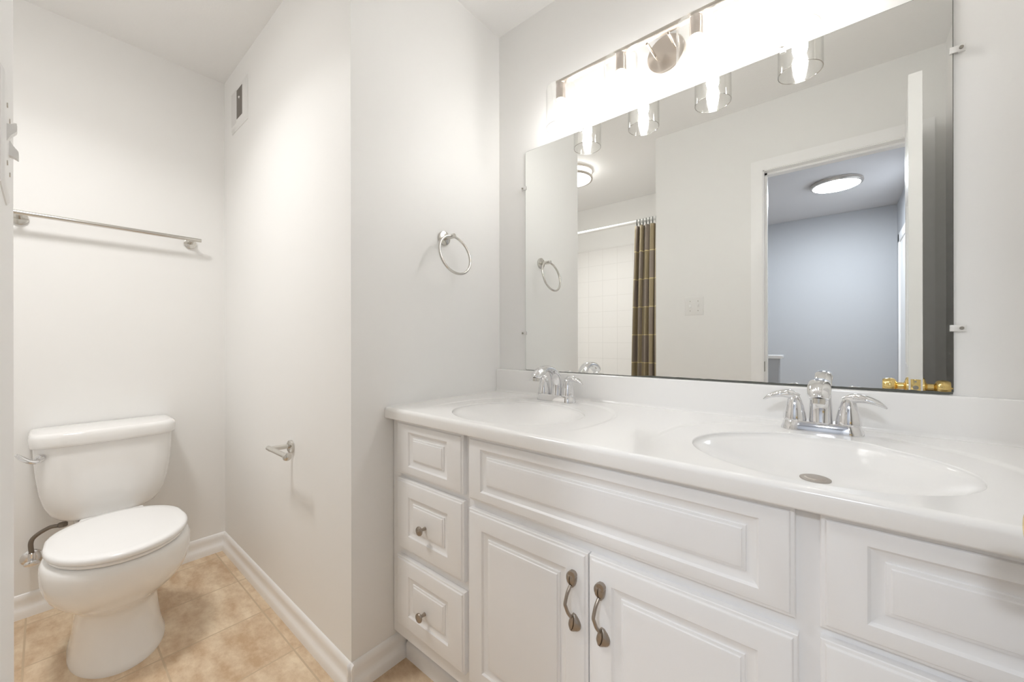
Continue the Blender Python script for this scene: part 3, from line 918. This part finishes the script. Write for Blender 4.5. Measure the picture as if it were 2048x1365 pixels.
b = MB(); b.box((-1.245, TY-.095, .335), (-1.05, TY+.095, .368), .012, 3); b.build('tank_shelf', M['porcelain'], bowl)
b = MB()
b.loft([egg(z, -.985+i, -.552-i, .170-i, -.765, 4.0, .118-i) for z, i in ((.3925, .006), (.396, .002), (.400, .0), (.404, .001), (.406, .005))])
b.build('seat', M['seat'], to, angle=60)
b = MB()
b.loft([egg(z, -.992+i, -.541-i, .1765-i, -.765, 4.0, .122-i) for z, i in ((.4085, .008), (.410, .002), (.414, .0), (.422, .0005), (.4265, .003), (.4292, .009), (.4305, .03), (.4315, .09))])
b.build('seat_lid', M['seat'], to, angle=60)
for sy in (-1, 1):
    MB().box((-1.020, TY+sy*.070-.018, .388), (-.975, TY+sy*.070+.018, .418), .006, 3).build('hinge', M['seat'], to)
# water supply
sv = thing('supply_valve', (-L, -1.325, .235), 'chrome shutoff valve with braided hose on the wall behind the toilet', 'valve')
vy, vz = -1.322, .225
MB().lathe([(.0001,.008),(.012,.008),(.026,.005),(.031,.001),(.031,.0002)], (-L, vy, vz), (1,0,0), 32).build('escutcheon', M['chrome'], sv)
b = MB().rod((-L+.005, vy, vz), (-L+.058, vy, vz), .0085); b.rod((-L+.045, vy, vz-.012), (-L+.045, vy, vz+.034), .0105)
b.build('valve_body', M['chrome'], sv)
b = MB()
K = 20
ringp = []
for xx, sc in ((-L+.058, .5), (-L+.061, 1), (-L+.069, 1), (-L+.072, .6)):
    ringp.append([(xx, vy+.020*sc*math.cos(2*PI*k/K), vz+.011*sc*math.sin(2*PI*k/K)) for k in range(K)])
b.loft(ringp); b.build('valve_handle', M['chrome'], sv)
P = catmull([(-L+.045, vy, vz+.030), (-L+.046, vy-.002, vz+.075), (-L+.052, vy+.012, vz+.100), (-L+.065, vy+.045, vz+.122), (-L+.080, vy+.070, vz+.125), (-L+.087, vy+.078, vz+.129), (-L+.088, vy+.078, .360)], 8)
MB().tube(P, .0072, 12).build('hose', M['hose'], sv)
MB().rod((-L+.088, vy+.078, .346), (-L+.088, vy+.078, .361), .014, n=8).build('hose_nut', M['hose'], sv)

# ---------------------------------------------------------------- bathtub, rod, curtain
bt = thing('bathtub', (-.54, -1.90, 0), 'white alcove bathtub behind the shower curtain', 'bathtub')
b = MB()
x0, x1, y0, y1 = -L+.003, XE-.003, -T+.010, -1.600
rings = []
for i, z in ((0, 0), (0, .375), (.003, .388), (.012, .392), (.055, .392), (.068, .385), (.085, .30), (.13, .10), (.19, .075)):
    r_ = min(.002+i*.9, .16)
    poly = rr(x0+i, x1-i, y0+i, y1-i, r_, 6)
    rings.append([(x, y, z) for x, y in poly])
b.loft(rings, True, True); b.build('tub_shell', M['porcelain'], bt, angle=50)
RZ, RY = 1.966, -1.548
sr = thing('shower_rod', (-.54, RY, RZ), 'white shower curtain rod spanning the tub alcove', 'shower rod')
MB().rod((-L+.012, RY, RZ), (XE-.012, RY, RZ), .0125).build('rod', M['white_plastic'], sr)
for xx, d in ((-L+.0085, 1), (XE-.0085, -1)):
    MB().lathe([(.030,0),(.030,.006),(.022,.012),(.0135,.016)], (xx, RY, RZ), (d,0,0), 24, True).build('flange', M['white_plastic'], sr)
# curtain bunched at the end of the rod
NU, NV = 260, 60
CX0, CX1 = -.010, .205
b = MB(); uvs = {}
s_len = [0]; base = []
for i in range(NU+1):
    t = i/NU; ph = t*2*PI*5.5
    base.append((t, math.sin(ph)+.25*math.sin(2.3*ph+1)))
rows = []
for j in range(NV+1):
    q = j/NV; z = 1.932-(1.932-.20)*q
    row = []
    amp = .021+.010*q; x0c = CX0-.028*q-.012*math.sin(q*PI)
    for t, sn in base:
        x = x0c+(CX1-x0c)*t+.005*math.sin(t*31+q*3)
        y = RY+.004+amp*sn*(.8+.3*math.sin(t*9+q*2.0))
        row.append((x, y, z))
    rows.append(row)
acc = [0]
mid_r = rows[NV//2]
for i in range(NU): acc.append(acc[-1]+math.dist(mid_r[i], mid_r[i+1]))
V = [[b.bm.verts.new(p) for p in r_] for r_ in rows]
lay = b.bm.loops.layers.uv.new('cloth')
for j in range(NV):
    for i in range(NU):
        fc = b.f([V[j][i], V[j][i+1], V[j+1][i+1], V[j+1][i]])
        for lp_, (jj, ii) in zip(fc.loops, ((j,i),(j,i+1),(j+1,i+1),(j+1,i))): lp_[lay].uv = (acc[ii], rows[jj][0][2])
cu = b.build('shower_curtain', M['curtain'], None, angle=80, loc=(.1, RY, .2))
so = cu.modifiers.new('thickness', 'SOLIDIFY'); so.thickness = .0012
tag(cu, 'brown and olive patchwork shower curtain bunched at the end of its rod', 'shower curtain')
rp = None
for k in range(9):
    xx = .002+k*.0235
    if rp is None:
        pts = [(xx+.006*math.sin(a), RY+.019*math.sin(a), RZ-.008+.023*math.cos(a)) for a in [2*PI*i/28 for i in range(28)]]
        rp = MB().tube(pts, .0026, 8, closed=True).build('curtain_ring', M['ring'], None, loc=(xx, RY, RZ))
        o = rp
    else:
        o = rp.copy(); COL.objects.link(o); o.location = (xx, RY, RZ)
    tag(o, 'small dark curtain ring hooked over the shower rod', 'curtain ring', 'dark curtain rings on the shower rod')
